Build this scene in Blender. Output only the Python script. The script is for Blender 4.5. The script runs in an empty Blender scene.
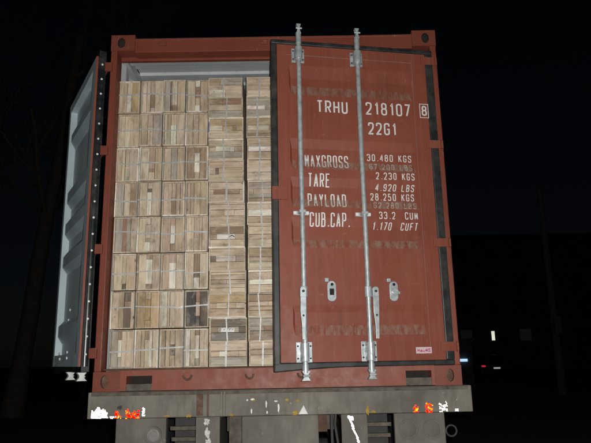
import bpy, math, random
from mathutils import Vector, Matrix

R = math.radians
S = bpy.context.scene
C = S.collection
rng = random.Random(7)
DZ = 1.2                       # height of the trailer deck above the ground

# ------------------------------------------------------------------ camera
cam_d = bpy.data.cameras.new('camera')
cam = bpy.data.objects.new('camera', cam_d)
C.objects.link(cam)
S.camera = cam
cam_d.sensor_width = 36.0
cam_d.lens = 600 / 591 * 36.0
cam_d.clip_start = 0.05
cam_d.clip_end = 600
CX, CY, CZ = 0.1149, -4.1022, DZ + 0.1853
pi_, ro, ya = R(12.946), R(-1.118), R(0.335)
fw = Vector((math.sin(ya) * math.cos(pi_), math.cos(ya) * math.cos(pi_), math.sin(pi_)))
rt = fw.cross(Vector((0, 0, 1))).normalized()
up = rt.cross(fw)
r2 = rt * math.cos(ro) + up * math.sin(ro)
u2 = -rt * math.sin(ro) + up * math.cos(ro)
cam.matrix_world = Matrix(((r2.x, u2.x, -fw.x, CX), (r2.y, u2.y, -fw.y, CY), (r2.z, u2.z, -fw.z, CZ), (0, 0, 0, 1)))

# ------------------------------------------------------------------ night sky, moonlight, camera flash
w = bpy.data.worlds.new('World')
S.world = w
w.use_nodes = True
nt = w.node_tree
sky = nt.nodes.new('ShaderNodeTexSky')
sky.sky_type = 'NISHITA'
sky.sun_disc = False
sky.sun_elevation = R(40)
sky.sun_rotation = R(150)        # the moon, behind the camera
bg = nt.nodes['Background']
nt.links.new(sky.outputs[0], bg.inputs[0])
bg.inputs[1].default_value = 0.0005

moon_d = bpy.data.lights.new('moon', 'SUN')
moon_d.energy = 0.002
moon_d.angle = R(0.5)
moon_d.color = (0.8, 0.88, 1.0)
moon = bpy.data.objects.new('moon', moon_d)
moon.rotation_euler = (R(50), 0, R(-30))
C.objects.link(moon)

flash_d = bpy.data.lights.new('flash', 'POINT')       # the flash of the camera that took the photograph
flash_d.energy = 570
flash_d.shadow_soft_size = 0.018
flash_d.color = (1.0, 0.985, 0.96)
flash = bpy.data.objects.new('flash', flash_d)
flash.location = Vector((CX, CY, CZ)) + r2 * 0.055 + u2 * 0.045
C.objects.link(flash)

S.view_settings.view_transform = 'Standard'
S.view_settings.look = 'None'
S.view_settings.exposure = 0
S.view_settings.gamma = 1
S.view_settings.use_curve_mapping = False

# ------------------------------------------------------------------ materials
def new_mat(name):
    m = bpy.data.materials.new(name)
    m.use_nodes = True
    n = m.node_tree
    return m, n, n.nodes['Principled BSDF']

def N(n, t, **kw):
    x = n.nodes.new(t)
    for k, v in kw.items():
        if k in x.inputs:
            x.inputs[k].default_value = v
        else:
            setattr(x, k, v)
    return x

def noise(n, scale, detail=6, rough=0.6, stretch=None, coord='Object', offset=False):
    tc = N(n, 'ShaderNodeTexCoord')
    v = tc.outputs[coord]
    if offset:
        oi = N(n, 'ShaderNodeObjectInfo')
        ad = N(n, 'ShaderNodeVectorMath', operation='MULTIPLY_ADD')
        cb = N(n, 'ShaderNodeCombineXYZ')
        for k in range(3):
            n.links.new(oi.outputs['Random'], cb.inputs[k])
        n.links.new(cb.outputs[0], ad.inputs[0])
        ad.inputs[1].default_value = (37, 53, 71)
        n.links.new(v, ad.inputs[2])
        v = ad.outputs[0]
    if stretch:
        mp = N(n, 'ShaderNodeMapping')
        mp.inputs['Scale'].default_value = stretch
        n.links.new(v, mp.inputs[0])
        v = mp.outputs[0]
    t = N(n, 'ShaderNodeTexNoise', Scale=scale, Detail=detail, Roughness=rough)
    n.links.new(v, t.inputs['Vector'])
    return t.outputs['Fac']

def ramp(n, src, stops):
    r = N(n, 'ShaderNodeValToRGB')
    e = r.color_ramp.elements
    while len(e) < len(stops):
        e.new(0.5)
    for k, (p, c) in enumerate(stops):
        e[k].position = p
        e[k].color = (c, c, c, 1) if isinstance(c, (int, float)) else (*c, 1)
    n.links.new(src, r.inputs[0])
    return r.outputs[0]

def mix(n, f, a, b, mode='MIX'):
    m = N(n, 'ShaderNodeMix', data_type='RGBA', blend_type=mode)
    for sock, v in ((m.inputs[0], f), (m.inputs[6], a), (m.inputs[7], b)):
        if hasattr(v, 'is_linked'):
            n.links.new(v, sock)
        elif isinstance(v, (int, float)):
            sock.default_value = v
        else:
            sock.default_value = (*v, 1)
    return m.outputs[2]

def math_n(n, op, a, b):
    m = N(n, 'ShaderNodeMath', operation=op)
    for k, v in enumerate((a, b)):
        if hasattr(v, 'is_linked'):
            n.links.new(v, m.inputs[k])
        else:
            m.inputs[k].default_value = v
    return m.outputs[0]

def bump(n, b, src, strength=0.2, dist=0.002):
    x = N(n, 'ShaderNodeBump', Strength=strength, Distance=dist)
    n.links.new(src, x.inputs['Height'])
    n.links.new(x.outputs[0], b.inputs['Normal'])

def up_facing(n, lo=0.15, hi=0.24):
    g = N(n, 'ShaderNodeNewGeometry')
    s = N(n, 'ShaderNodeSeparateXYZ')
    n.links.new(g.outputs['True Normal'], s.inputs[0])
    mr = N(n, 'ShaderNodeMapRange')
    mr.inputs['From Min'].default_value = lo
    mr.inputs['From Max'].default_value = hi
    n.links.new(s.outputs['Z'], mr.inputs['Value'])
    return mr.outputs[0]

def dusty(n, col, dust=(0.31, 0.25, 0.20), amount=0.7, sx=9.0):
    f = up_facing(n)
    st = ramp(n, noise(n, 4.0, 7, 0.72, (sx, sx, 2.2)), [(0.40, 0.0), (0.66, 1.0)])
    return mix(n, math_n(n, 'MULTIPLY', math_n(n, 'MULTIPLY', f, st), amount), col, dust)

def red_paint(name, base=(0.245, 0.062, 0.036), dust=True, chalk=0.42):
    m, n, b = new_mat(name)
    c = mix(n, ramp(n, noise(n, 1.3, 7, 0.6), [(0.3, 0), (0.7, 1)]), tuple(x * 0.82 for x in base), (base[0] * 1.10, base[1] * 1.25, base[2] * 1.3))
    # chalky vertical wash marks
    c = mix(n, ramp(n, noise(n, 4.0, 6, 0.65, (6, 6, 0.45)), [(0.48, 0), (0.8, chalk)]), c, (0.30, 0.12, 0.088))
    # small chips and scuffs
    c = mix(n, ramp(n, noise(n, 26, 5, 0.65), [(0.67, 0), (0.71, 0.7)]), c, (0.10, 0.045, 0.03))
    c = mix(n, ramp(n, noise(n, 9, 9, 0.72, (1, 1, 1.6)), [(0.62, 0), (0.74, 0.55)]), c, (0.36, 0.20, 0.15))
    c = mix(n, ramp(n, noise(n, 60, 3, 0.6, (1, 1, 0.12)), [(0.68, 0), (0.72, 0.5)]), c, (0.34, 0.17, 0.13))
    # rust runs and grime washed down the sheet
    c = mix(n, ramp(n, noise(n, 5.5, 7, 0.7, (7, 7, 0.25)), [(0.56, 0), (0.72, 0.5)]), c, (0.115, 0.042, 0.026))
    c = mix(n, ramp(n, noise(n, 2.4, 8, 0.7), [(0.56, 0), (0.74, 0.4)]), c, (0.20, 0.11, 0.08))
    if dust:
        c = dusty(n, c)
    n.links.new(c, b.inputs['Base Color'])
    b.inputs['Specular IOR Level'].default_value = 0.35
    n.links.new(ramp(n, noise(n, 12, 5), [(0.3, 0.42), (0.7, 0.66)]), b.inputs['Roughness'])
    x1 = N(n, 'ShaderNodeBump', Strength=0.5, Distance=0.02)
    n.links.new(noise(n, 2.6, 2, 0.4), x1.inputs['Height'])
    x2 = N(n, 'ShaderNodeBump', Strength=0.2, Distance=0.002)
    n.links.new(noise(n, 35, 5, 0.6), x2.inputs['Height'])
    n.links.new(x1.outputs[0], x2.inputs['Normal'])
    n.links.new(x2.outputs[0], b.inputs['Normal'])
    return m

M = {}
M['red'] = red_paint('red_paint')
M['red_dark'] = red_paint('red_paint_worn', (0.195, 0.046, 0.027), chalk=0.12)
M['red_post'] = red_paint('red_paint_frame', (0.205, 0.045, 0.026), chalk=0.1)
M['grey_in'] = None

def grey_paint(name, base, spots=(0.16, 0.10, 0.06), amt=0.5, rough=(0.4, 0.6)):
    m, n, b = new_mat(name)
    c = mix(n, ramp(n, noise(n, 2.2, 7, 0.6), [(0.3, 0), (0.7, 1)]), tuple(x * 0.8 for x in base), tuple(x * 1.12 for x in base))
    c = mix(n, ramp(n, noise(n, 14, 7, 0.7), [(0.63, 0), (0.75, amt)]), c, spots)
    c = mix(n, ramp(n, noise(n, 5, 7, 0.65, (5, 5, 0.5)), [(0.52, 0), (0.8, 0.45)]), c, tuple(x * 0.55 for x in base))
    n.links.new(c, b.inputs['Base Color'])
    n.links.new(ramp(n, noise(n, 9, 5), [(0.3, rough[0]), (0.7, rough[1])]), b.inputs['Roughness'])
    bump(n, b, noise(n, 30, 4), 0.12, 0.002)
    return m

M['grey_in'] = grey_paint('grey_door_liner_paint', (0.47, 0.57, 0.60), (0.2, 0.22, 0.22), 0.3)
M['pale_in'] = grey_paint('pale_interior_paint', (0.50, 0.53, 0.54), (0.25, 0.2, 0.16), 0.3)

def bumper_paint():
    m, n, b = new_mat('weathered_grey_bumper_paint')
    base = (0.205, 0.205, 0.18)
    c = mix(n, ramp(n, noise(n, 3.0, 8, 0.65), [(0.32, 0), (0.68, 1)]), (0.10, 0.090, 0.071), (0.225, 0.208, 0.17))
    c = mix(n, ramp(n, noise(n, 6, 8, 0.7, (2.2, 1, 0.5)), [(0.5, 0), (0.7, 0.75)]), c, (0.09, 0.075, 0.055))
    c = mix(n, ramp(n, noise(n, 7.5, 6, 0.7, (1, 1, 1.4)), [(0.67, 0), (0.74, 0.8)]), c, (0.30, 0.16, 0.035))
    c = mix(n, ramp(n, noise(n, 17, 6, 0.72, (1.3, 1, 0.6)), [(0.66, 0), (0.70, 0.85)]), c, (0.46, 0.46, 0.43))
    n.links.new(c, b.inputs['Base Color'])
    b.inputs['Roughness'].default_value = 0.72
    bump(n, b, noise(n, 24, 6, 0.65), 0.35, 0.003)
    return m
M['bumper'] = bumper_paint()

def low_paint():
    m = M['bumper'].copy()
    m.name = 'darker_lower_panel_paint'
    n = m.node_tree
    b = n.nodes['Principled BSDF']
    src = b.inputs['Base Color'].links[0].from_socket
    c = mix(n, ramp(n, noise(n, 4, 8, 0.7, (1.6, 1, 0.7)), [(0.35, 0.15), (0.65, 0.75)]), src, (0.095, 0.083, 0.066))  # beam paint darkened in blotches for the lower panels
    n.links.new(c, b.inputs['Base Color'])
    return m
M['bumper_low'] = low_paint()

def rusty():
    m, n, b = new_mat('rusty_steel')
    c = ramp(n, noise(n, 12, 8, 0.7), [(0.3, (0.055, 0.035, 0.026)), (0.55, (0.12, 0.06, 0.035)), (0.72, (0.2, 0.15, 0.12))])
    n.links.new(c, b.inputs['Base Color'])
    b.inputs['Roughness'].default_value = 0.85
    bump(n, b, noise(n, 60, 5), 0.5, 0.003)
    return m
M['rust'] = rusty()

def galv():
    m, n, b = new_mat('galvanised_steel')
    c = mix(n, ramp(n, noise(n, 28, 5, 0.6), [(0.35, 0), (0.65, 1)]), (0.36, 0.41, 0.42), (0.56, 0.60, 0.60))
    c = mix(n, ramp(n, noise(n, 9, 7, 0.7), [(0.6, 0), (0.72, 0.6)]), c, (0.20, 0.17, 0.14))
    n.links.new(c, b.inputs['Base Color'])
    b.inputs['Metallic'].default_value = 0.35
    n.links.new(ramp(n, noise(n, 30, 4), [(0.3, 0.32), (0.7, 0.55)]), b.inputs['Roughness'])
    return m
M['galv'] = galv()
M['galv_lit'] = None

def flat(name, col, rough=0.6, metal=0.0, spec=0.5, var=0.25, sc=18):
    m, n, b = new_mat(name)
    c = mix(n, ramp(n, noise(n, sc, 6, 0.65), [(0.3, 0), (0.7, 1)]), tuple(x * (1 - var) for x in col), tuple(min(1, x * (1 + var)) for x in col))
    n.links.new(c, b.inputs['Base Color'])
    b.inputs['Roughness'].default_value = rough
    b.inputs['Metallic'].default_value = metal
    b.inputs['Specular IOR Level'].default_value = spec
    return m

def rubber(name, col, rough):
    m, n, b = new_mat(name)
    c = mix(n, ramp(n, noise(n, 7, 7, 0.7), [(0.42, 0), (0.75, 0.75)]), col, (0.085, 0.08, 0.072))
    n.links.new(c, b.inputs['Base Color'])
    b.inputs['Roughness'].default_value = rough
    return m
M['gasket'] = rubber('black_rubber_seal', (0.012, 0.014, 0.015), 0.5)
M['gasket_shiny'] = rubber('shiny_black_rubber_seal', (0.012, 0.014, 0.015), 0.3)
M['tyre'] = flat('tyre_rubber', (0.02, 0.02, 0.02), 0.85)
M['dark'] = flat('dark_grimy_steel', (0.045, 0.043, 0.04), 0.8)
M['hole'] = flat('hole_shade_black', (0.02, 0.014, 0.012), 0.95)  # near-black colour stands in for the shade inside holes and pockets
M['chassis'] = flat('dirty_chassis_paint', (0.10, 0.085, 0.065), 0.8, var=0.5)
M['ply'] = flat('plywood_floor', (0.16, 0.10, 0.055), 0.8, var=0.4)
M['strap'] = flat('steel_strapping', (0.47, 0.475, 0.46), 0.5, 0.2, var=0.3, sc=30)
M['rivet'] = flat('bright_rivet', (0.75, 0.76, 0.74), 0.45, 0.0)
M['galv_lit'] = flat('flash_whitened_galv', (0.66, 0.67, 0.65), 0.5, 0.1)  # whiter copy of the galvanised steel, flash brightness put into the colour
M['white'] = flat('white_paint', (0.72, 0.72, 0.7), 0.6, var=0.15, sc=40)
M['paper'] = flat('white_paper', (0.75, 0.74, 0.70), 0.8, var=0.12)
M['ink'] = flat('black_ink', (0.03, 0.028, 0.027), 0.8)
M['sticker'] = flat('pink_white_sticker', (0.66, 0.50, 0.53), 0.5, var=0.08, sc=60)
M['sticker_ink'] = flat('crimson_ink', (0.42, 0.035, 0.085), 0.5, var=0.1)
M['blue'] = flat('blue_paint', (0.03, 0.13, 0.42), 0.6)

def lettering_mat():
    m, n, b = new_mat('stencilled_white_lettering')
    base = (0.70, 0.69, 0.66)
    c = mix(n, ramp(n, noise(n, 55, 6, 0.7), [(0.60, 0), (0.68, 0.75)]), base, (0.26, 0.085, 0.06))
    f = up_facing(n)
    st = ramp(n, noise(n, 20, 5, 0.65, (3, 1, 1)), [(0.35, 0.2), (0.65, 0.72)])
    c = mix(n, math_n(n, 'MULTIPLY', f, st), c, (0.29, 0.215, 0.165))
    n.links.new(c, b.inputs['Base Color'])
    b.inputs['Roughness'].default_value = 0.6
    return m
M['letter'] = lettering_mat()

def faded_mat():
    m, n, b = new_mat('faded_white_lettering')
    c = mix(n, ramp(n, noise(n, 30, 6, 0.7), [(0.42, 0), (0.6, 0.9)]), (0.47, 0.40, 0.345), (0.30, 0.19, 0.15))
    n.links.new(c, b.inputs['Base Color'])
    b.inputs['Roughness'].default_value = 0.7
    return m
M['faded'] = faded_mat()

def wood():
    m, n, b = new_mat('crate_wood')
    a = N(n, 'ShaderNodeVertexColor')
    a.layer_name = 'tint'
    g = ramp(n, noise(n, 9, 7, 0.65, (9, 3, 0.55), offset=True), [(0.28, 0.60), (0.5, 0.96), (0.75, 1.16)])
    c = mix(n, 1.0, a.outputs['Color'], g, 'MULTIPLY')
    c = mix(n, ramp(n, noise(n, 6, 7, 0.65, (1.4, 1, 0.7), offset=True), [(0.46, 0), (0.68, 0.72)]), c, (0.21, 0.155, 0.10))
    c = mix(n, ramp(n, noise(n, 13, 8, 0.75, (1.1, 1, 0.8), offset=True), [(0.56, 0), (0.68, 0.55)]), c, (0.155, 0.115, 0.078))
    c = mix(n, ramp(n, noise(n, 11, 7, 0.7, (1.2, 1, 0.6), offset=True), [(0.52, 0), (0.72, 0.6)]), c, (0.60, 0.52, 0.42))
    c = mix(n, ramp(n, noise(n, 15, 3, 0.5, (1.3, 1, 0.8), offset=True), [(0.70, 0), (0.75, 0.8)]), c, (0.085, 0.055, 0.032))
    c = mix(n, ramp(n, noise(n, 42, 4, 0.6, (5, 2, 0.3), offset=True), [(0.62, 0), (0.70, 0.5)]), c, (0.13, 0.095, 0.06))
    hs = N(n, 'ShaderNodeHueSaturation', Saturation=0.95, Value=1.10)
    n.links.new(c, hs.inputs['Color'])
    n.links.new(hs.outputs[0], b.inputs['Base Color'])
    b.inputs['Roughness'].default_value = 0.82
    b.inputs['Specular IOR Level'].default_value = 0.2
    bump(n, b, noise(n, 22, 6, 0.65, (9, 3, 0.6), offset=True), 0.4, 0.002)
    return m
M['wood'] = wood()

def emit(name, col, strength):
    m, n, b = new_mat(name)
    b.inputs['Base Color'].default_value = (*[x * 0.3 for x in col], 1)
    b.inputs['Emission Color'].default_value = (*col, 1)
    b.inputs['Emission Strength'].default_value = strength
    return m

def retro(name, col):
    m, n, b = new_mat(name)
    c = mix(n, ramp(n, noise(n, 30, 4, 0.6), [(0.4, 0), (0.6, 1)]), tuple(x * 0.7 for x in col), col)
    n.links.new(c, b.inputs['Base Color'])
    b.inputs['Metallic'].default_value = 1.0
    b.inputs['Roughness'].default_value = 0.17
    return m
M['retro_white'] = retro('white_prismatic_reflector', (0.95, 0.95, 0.93))
M['retro_red'] = retro('red_prismatic_reflector', (0.98, 0.30, 0.03))
_n = M['retro_red'].node_tree
_n.links.new(ramp(_n, noise(_n, 45, 4, 0.6), [(0.42, (0.7, 0.03, 0.004)), (0.52, (1.0, 0.2, 0.015)), (0.6, (1.0, 0.6, 0.14))]), _n.nodes['Principled BSDF'].inputs['Base Color'])  # orange and yellow flecks paint the flash's hot spots into the colour

def asphalt():
    m, n, b = new_mat('asphalt')
    c = mix(n, ramp(n, noise(n, 0.6, 8, 0.65), [(0.35, 0), (0.65, 1)]), (0.035, 0.034, 0.033), (0.062, 0.06, 0.056))
    c = mix(n, ramp(n, noise(n, 60, 4, 0.7), [(0.55, 0), (0.7, 0.6)]), c, (0.09, 0.088, 0.085))
    n.links.new(c, b.inputs['Base Color'])
    b.inputs['Roughness'].default_value = 0.9
    bump(n, b, noise(n, 90, 4), 0.5, 0.01)
    return m
M['asphalt'] = asphalt()
M['bark'] = flat('dark_bark', (0.055, 0.047, 0.04), 0.9, var=0.4, sc=9)
M['concrete'] = flat('concrete', (0.06, 0.06, 0.058), 0.85, var=0.3, sc=4)
M['facade'] = flat('dark_rendered_wall', (0.10, 0.095, 0.09), 0.9, var=0.25, sc=0.8)
M['car_paint'] = flat('black_car_paint', (0.008, 0.009, 0.011), 0.35, var=0.1)
M['glass'] = flat('dark_glass', (0.01, 0.011, 0.013), 0.2, var=0.05)
M['lamp_glass'] = flat('grey_lamp_lens', (0.19, 0.185, 0.17), 0.4, var=0.2, sc=60)

# ------------------------------------------------------------------ mesh builder
class MB:
    def __init__(s):
        s.v, s.f, s.m, s.t = [], [], [], []

    def add(s, vs, fs, mat=0, tint=(1, 1, 1)):
        o = len(s.v)
        s.v += [tuple(v) for v in vs]
        for f in fs:
            s.f.append([i + o for i in f])
            s.m.append(mat)
            s.t.append(tint)
        return s

    def box(s, x0, x1, y0, y1, z0, z1, mat=0, tint=(1, 1, 1), mats=None):
        x0, x1 = min(x0, x1), max(x0, x1)
        y0, y1 = min(y0, y1), max(y0, y1)
        z0, z1 = min(z0, z1), max(z0, z1)
        vs = [(x0, y0, z0), (x1, y0, z0), (x1, y1, z0), (x0, y1, z0), (x0, y0, z1), (x1, y0, z1), (x1, y1, z1), (x0, y1, z1)]
        fs = [(3, 2, 1, 0), (4, 5, 6, 7), (0, 1, 5, 4), (1, 2, 6, 5), (2, 3, 7, 6), (3, 0, 4, 7)]   # bottom top front right back left
        if mats:
            for f, mm in zip(fs, mats):
                s.add(vs, [f], mm, tint)
        else:
            s.add(vs, fs, mat, tint)
        return s

    def tube(s, pts, rad, n=12, mat=0, cap=True):
        pts = [Vector(p) for p in pts]
        if not isinstance(rad, (list, tuple)):
            rad = [rad] * len(pts)
        vs, fs = [], []
        ref = None
        for i, p in enumerate(pts):
            d = (pts[min(i + 1, len(pts) - 1)] - pts[max(i - 1, 0)])
            d = d.normalized() if d.length > 1e-9 else Vector((0, 0, 1))
            if ref is None:
                ref = Vector((1, 0, 0)) if abs(d.x) < 0.8 else Vector((0, 1, 0))
            a = (ref - d * ref.dot(d)).normalized()
            ref = a
            b = d.cross(a)
            for k in range(n):
                q = 2 * math.pi * k / n
                vs.append(p + (a * math.cos(q) + b * math.sin(q)) * rad[i])
        for i in range(len(pts) - 1):
            for k in range(n):
                k2 = (k + 1) % n
                fs.append((i * n + k, i * n + k2, (i + 1) * n + k2, (i + 1) * n + k))
        if cap:
            fs.append(tuple(reversed(range(n))))
            fs.append(tuple((len(pts) - 1) * n + k for k in range(n)))
        return s.add(vs, fs, mat)

    def prism(s, outline, y0, y1, mat=0):      # outline in x,z (counter-clockwise from -y), extruded along y
        n = len(outline)
        vs = [(x, y0, z) for x, z in outline] + [(x, y1, z) for x, z in outline]
        fs = [tuple(range(n)), tuple(reversed(range(n, 2 * n)))]
        for k in range(n):
            k2 = (k + 1) % n
            fs.append((k2, k, n + k, n + k2))
        return s.add(vs, fs, mat)

    def prism_x(s, outline, x0, x1, mat=0):    # outline in y,z, extruded along x
        n = len(outline)
        vs = [(x0, y, z) for y, z in outline] + [(x1, y, z) for y, z in outline]
        fs = [tuple(reversed(range(n))), tuple(range(n, 2 * n))]
        for k in range(n):
            k2 = (k + 1) % n
            fs.append((k, k2, n + k2, n + k))
        return s.add(vs, fs, mat)

    def build(s, name, mats, parent=None, bevel=0, smooth=False, tint=False, loc=None):
        me = bpy.data.meshes.new(name)
        me.from_pydata(s.v, [], s.f)
        if not isinstance(mats, (list, tuple)):
            mats = [mats]
        for m in mats:
            me.materials.append(m)
        me.polygons.foreach_set('material_index', s.m)
        if tint:
            at = me.color_attributes.new('tint', 'FLOAT_COLOR', 'CORNER')
            k = 0
            for p, t in zip(me.polygons, s.t):
                for _ in range(p.loop_total):
                    at.data[k].color = (*t, 1)
                    k += 1
        if smooth:
            me.polygons.foreach_set('use_smooth', [True] * len(s.f))
            me.set_sharp_from_angle(angle=R(40))
        me.update()
        o = bpy.data.objects.new(name, me)
        C.objects.link(o)
        o.parent = parent
        if loc:
            o.location = loc
        if bevel:
            b = o.modifiers.new('bevel', 'BEVEL')
            b.width = bevel
            b.segments = 2
            b.limit_method = 'ANGLE'
            b.angle_limit = R(40)
        return o

def tag(o, label=None, cat=None, group=None, kind=None):
    if label: o['label'] = label
    if cat: o['category'] = cat
    if group: o['group'] = group
    if kind: o['kind'] = kind
    return o

def empty(name, loc, rot=(0, 0, 0), parent=None):
    o = bpy.data.objects.new(name, None)
    C.objects.link(o)
    o.location = loc
    o.rotation_euler = rot
    o.empty_display_size = 0.2
    o.parent = parent
    return o

def arc_rect(x0, x1, z0, z1, r, n=5):
    pts = []
    for cx, cz, a0 in ((x1 - r, z0 + r, -90), (x1 - r, z1 - r, 0), (x0 + r, z1 - r, 90), (x0 + r, z0 + r, 180)):
        for k in range(n + 1):
            a = R(a0 + 90 * k / n)
            pts.append((cx + r * math.cos(a), cz + r * math.sin(a)))
    return pts

# ------------------------------------------------------------------ ground
g = MB()
g.add([(-300, -300, 0), (300, -300, 0), (300, 300, 0), (-300, 300, 0)], [(0, 1, 2, 3)])
tag(g.build('ground', M['asphalt']), kind='structure')

# ------------------------------------------------------------------ container shell
box = empty('shipping_container', (0, 0, DZ))
tag(box, 'rust red steel shipping container loaded with wooden crates, one door swung open', 'shipping container')

def casting(cx, z0, z1, side, yy=0.0, oval=(0.034, 0.052), inside='hole'):
    mb = MB()
    x0, x1 = cx - 0.089, cx + 0.089
    zc = (z0 + z1) / 2
    angs = [2 * math.pi * k / 32 for k in range(32)]
    hw, hh = 0.089, (z1 - z0) / 2
    for sx in (1, -1):
        for sz in (1, -1):
            angs.append(math.atan2(sz * hh, sx * hw) % (2 * math.pi))
    angs = sorted(set(round(a, 6) for a in angs))
    n = len(angs)
    outer, inner, deep = [], [], []
    hx = cx + side * 0.012
    for a in angs:
        c, s_ = math.cos(a), math.sin(a)
        k = 1 / max(abs(c) / hw, abs(s_) / hh, 1e-9)
        outer.append((cx + c * k, yy, zc + s_ * k))
        e = 1 / math.sqrt((c / oval[0]) ** 2 + (s_ / oval[1]) ** 2)
        inner.append((hx + c * e, yy, zc + s_ * e))
        deep.append((hx + c * e, yy + 0.03, zc + s_ * e))
    back = [(x, yy + 0.16, z) for x, y, z in outer]
    fr = [(i, (i + 1) % n, n + (i + 1) % n, n + i) for i in range(n)]
    mb.add(outer + inner, fr)
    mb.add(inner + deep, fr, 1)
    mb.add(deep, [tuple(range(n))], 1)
    mb.add(outer + back, [((i + 1) % n, i, n + i, n + (i + 1) % n) for i in range(n)])
    mb.add(back, [tuple(reversed(range(n)))])
    return mb.build('corner_casting', [M['red_dark'], M[inside]], box)

for sx in (-1, 1):
    casting(sx * 1.131, 2.466, 2.594, sx, -0.004, (0.028, 0.042))
    casting(sx * 1.131, 0.0, 0.128, sx, -0.004, (0.026, 0.042), 'rust')
    casting(sx * 1.131, 2.466, 2.594, sx, 5.90)
    casting(sx * 1.131, 0.0, 0.128, sx, 5.90)
    p = MB()
    p.box(sx * 1.172, sx * 1.219, 0, 0.13, 0.128, 2.466)
    p.build('corner_post', M['red_post'], box, 0.006)
    p = MB()
    p.box(sx * 1.14, sx * 1.219, 5.9, 6.055, 0.128, 2.466)
    p.build('corner_post', M['red_post'], box, 0.006)
    for z in (2.33, 1.675, 0.955, 0.25):
        x_out = 1.253 if sx < 0 else 1.203
        lug = MB()
        lug.box(sx * 1.20, sx * x_out, -0.022, -0.001, z - 0.034, z + 0.034)
        lug.build('hinge_lug', M['red_dark'], box, 0.003)

hd = MB()
hd.box(-1.042, 1.042, 0.0, 0.10, 2.452, 2.566)
hd.box(-1.171, 1.171, 0.10, 0.135, 2.436, 2.466)
hd.box(-1.042, 1.042, -0.006, 0.0, 2.546, 2.562)
hd.build('header', M['red_post'], box, 0.004)
for x in (-0.86, -0.10, 0.42):
    k = MB()
    k.box(x, x + 0.055, -0.016, -0.001, 2.500, 2.528)
    k.build('cam_keeper', M['red_dark'], box, 0.003)

sl = MB()      # rear sill with its two pockets
sl.box(-1.042, -1.0, 0, 0.11, 0.003, 0.135)
sl.box(-1.0, -0.83, 0, 0.11, 0.098, 0.135)
sl.box(-1.0, -0.83, 0.095, 0.11, 0.003, 0.098, 2)  # pocket back coloured near-black in place of its shadow
sl.box(-1.0, -0.83, 0.012, 0.094, 0.003, 0.046, 1)
sl.box(-0.83, 0.85, 0, 0.11, 0.003, 0.135)
sl.box(0.85, 1.02, 0, 0.11, 0.098, 0.135)
sl.box(0.85, 1.02, 0.095, 0.11, 0.003, 0.098, 2)
sl.box(0.85, 1.02, 0.012, 0.094, 0.003, 0.052, 1)
sl.box(1.02, 1.042, 0, 0.11, 0.003, 0.135)
sl.build('sill', [M['red'], M['chassis'], M['hole']], box)
tr = MB()
tr.box(-1.165, 1.165, 0.03, 0.14, 0.1355, 0.146)
tr.build('sill_plate', M['rust'], box, 0.002)
for x in (-0.595, -0.185, 0.16):
    rg = MB()
    pts = [(x + 0.026 * math.cos(a), -0.005, 0.098 - 0.03 * math.sin(a)) for a in [math.pi * k / 10 for k in range(11)]]
    rg.tube(pts, 0.007, 8)
    rg.build('lashing_ring', M['rust'], box, smooth=True)

def corrugated_wall(sx):
    mb = MB()
    y, pr = 0.13, []
    while y < 5.9:
        pr += [(y, 0.0), (y + 0.07, 0.0), (y + 0.138, 0.036), (y + 0.208, 0.036)]
        y += 0.276
    pr = [q for q in pr if q[0] < 5.9] + [(5.9, 0.0)]
    n = len(pr)
    o = [(sx * (1.214 - d), yy, z) for z in (0.128, 2.48) for yy, d in pr]
    i = [(sx * (1.212 - d), yy, z) for z in (0.128, 2.48) for yy, d in pr]
    fo = [(k, k + 1, n + k + 1, n + k) for k in range(n - 1)]
    fi = [tuple(reversed(f)) for f in fo]
    mb.add(o, fo if sx > 0 else fi, 0)
    mb.add(i, fi if sx > 0 else fo, 1)
    mb.build('side_wall', [M['red'], M['pale_in']], box)
    rl = MB()
    rl.box(sx * 1.152, sx * 1.219, 0.156, 5.9, 2.482, 2.56, mats=[1, 0, 1, 1 if sx < 0 else 0, 0, 1 if sx > 0 else 0])
    rl.box(sx * 1.152, sx * 1.219, 0.156, 5.9, 0.0, 0.126)
    rl.build('side_rail', [M['red'], M['pale_in']], box)
corrugated_wall(-1)
corrugated_wall(1)
rf = MB()
y, pr = 0.156, []
while y < 5.9:
    pr += [(y, 0.0), (y + 0.09, 0.0), (y + 0.105, 0.02), (y + 0.195, 0.02), (y + 0.21, 0)]
    y += 0.21
pr = [q for q in pr if q[0] < 5.9] + [(5.9, 0.0)]
n = len(pr)
rf.add([(x, yy, 2.553 + d) for x in (-1.15, 1.15) for yy, d in pr], [(k, n + k, n + k + 1, k + 1) for k in range(n - 1)], 0)
rf.add([(x, yy, 2.551 + d) for x in (-1.15, 1.15) for yy, d in pr], [(k + 1, n + k + 1, n + k, k) for k in range(n - 1)], 1)
rf.box(-1.148, 1.148, 0.1355, 0.30, 2.50, 2.5495, 1)
rf.build('roof', [M['red'], M['pale_in']], box)
fl = MB()
fl.box(-1.15, 1.15, 0.142, 5.9, 0.09, 0.146)
fl.build('floor_board', M['ply'], box)
ew = MB()
ew.box(-1.14, 1.14, 5.95, 6.0, 0.0, 2.56, mats=[0, 0, 1, 0, 0, 0])
ew.build('end_wall', [M['red'], M['pale_in']], box)

# ------------------------------------------------------------------ doors
RECESS = [(2.233, 2.139, 2.077, 2.007), (1.678, 1.611, 1.522, 1.463), (1.40, 1.335, 1.247, 1.19),
          (1.115, 1.055, 0.966, 0.911), (0.528, 0.482, 0.397, 0.333)]
DEP = 0.036

def rec(z):
    for a, b, c, d in RECESS:
        if d <= z <= a:
            if z > b: return DEP * (a - z) / (a - b)
            if z < c: return DEP * (z - d) / (c - d)
            return DEP
    return 0.0

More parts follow.
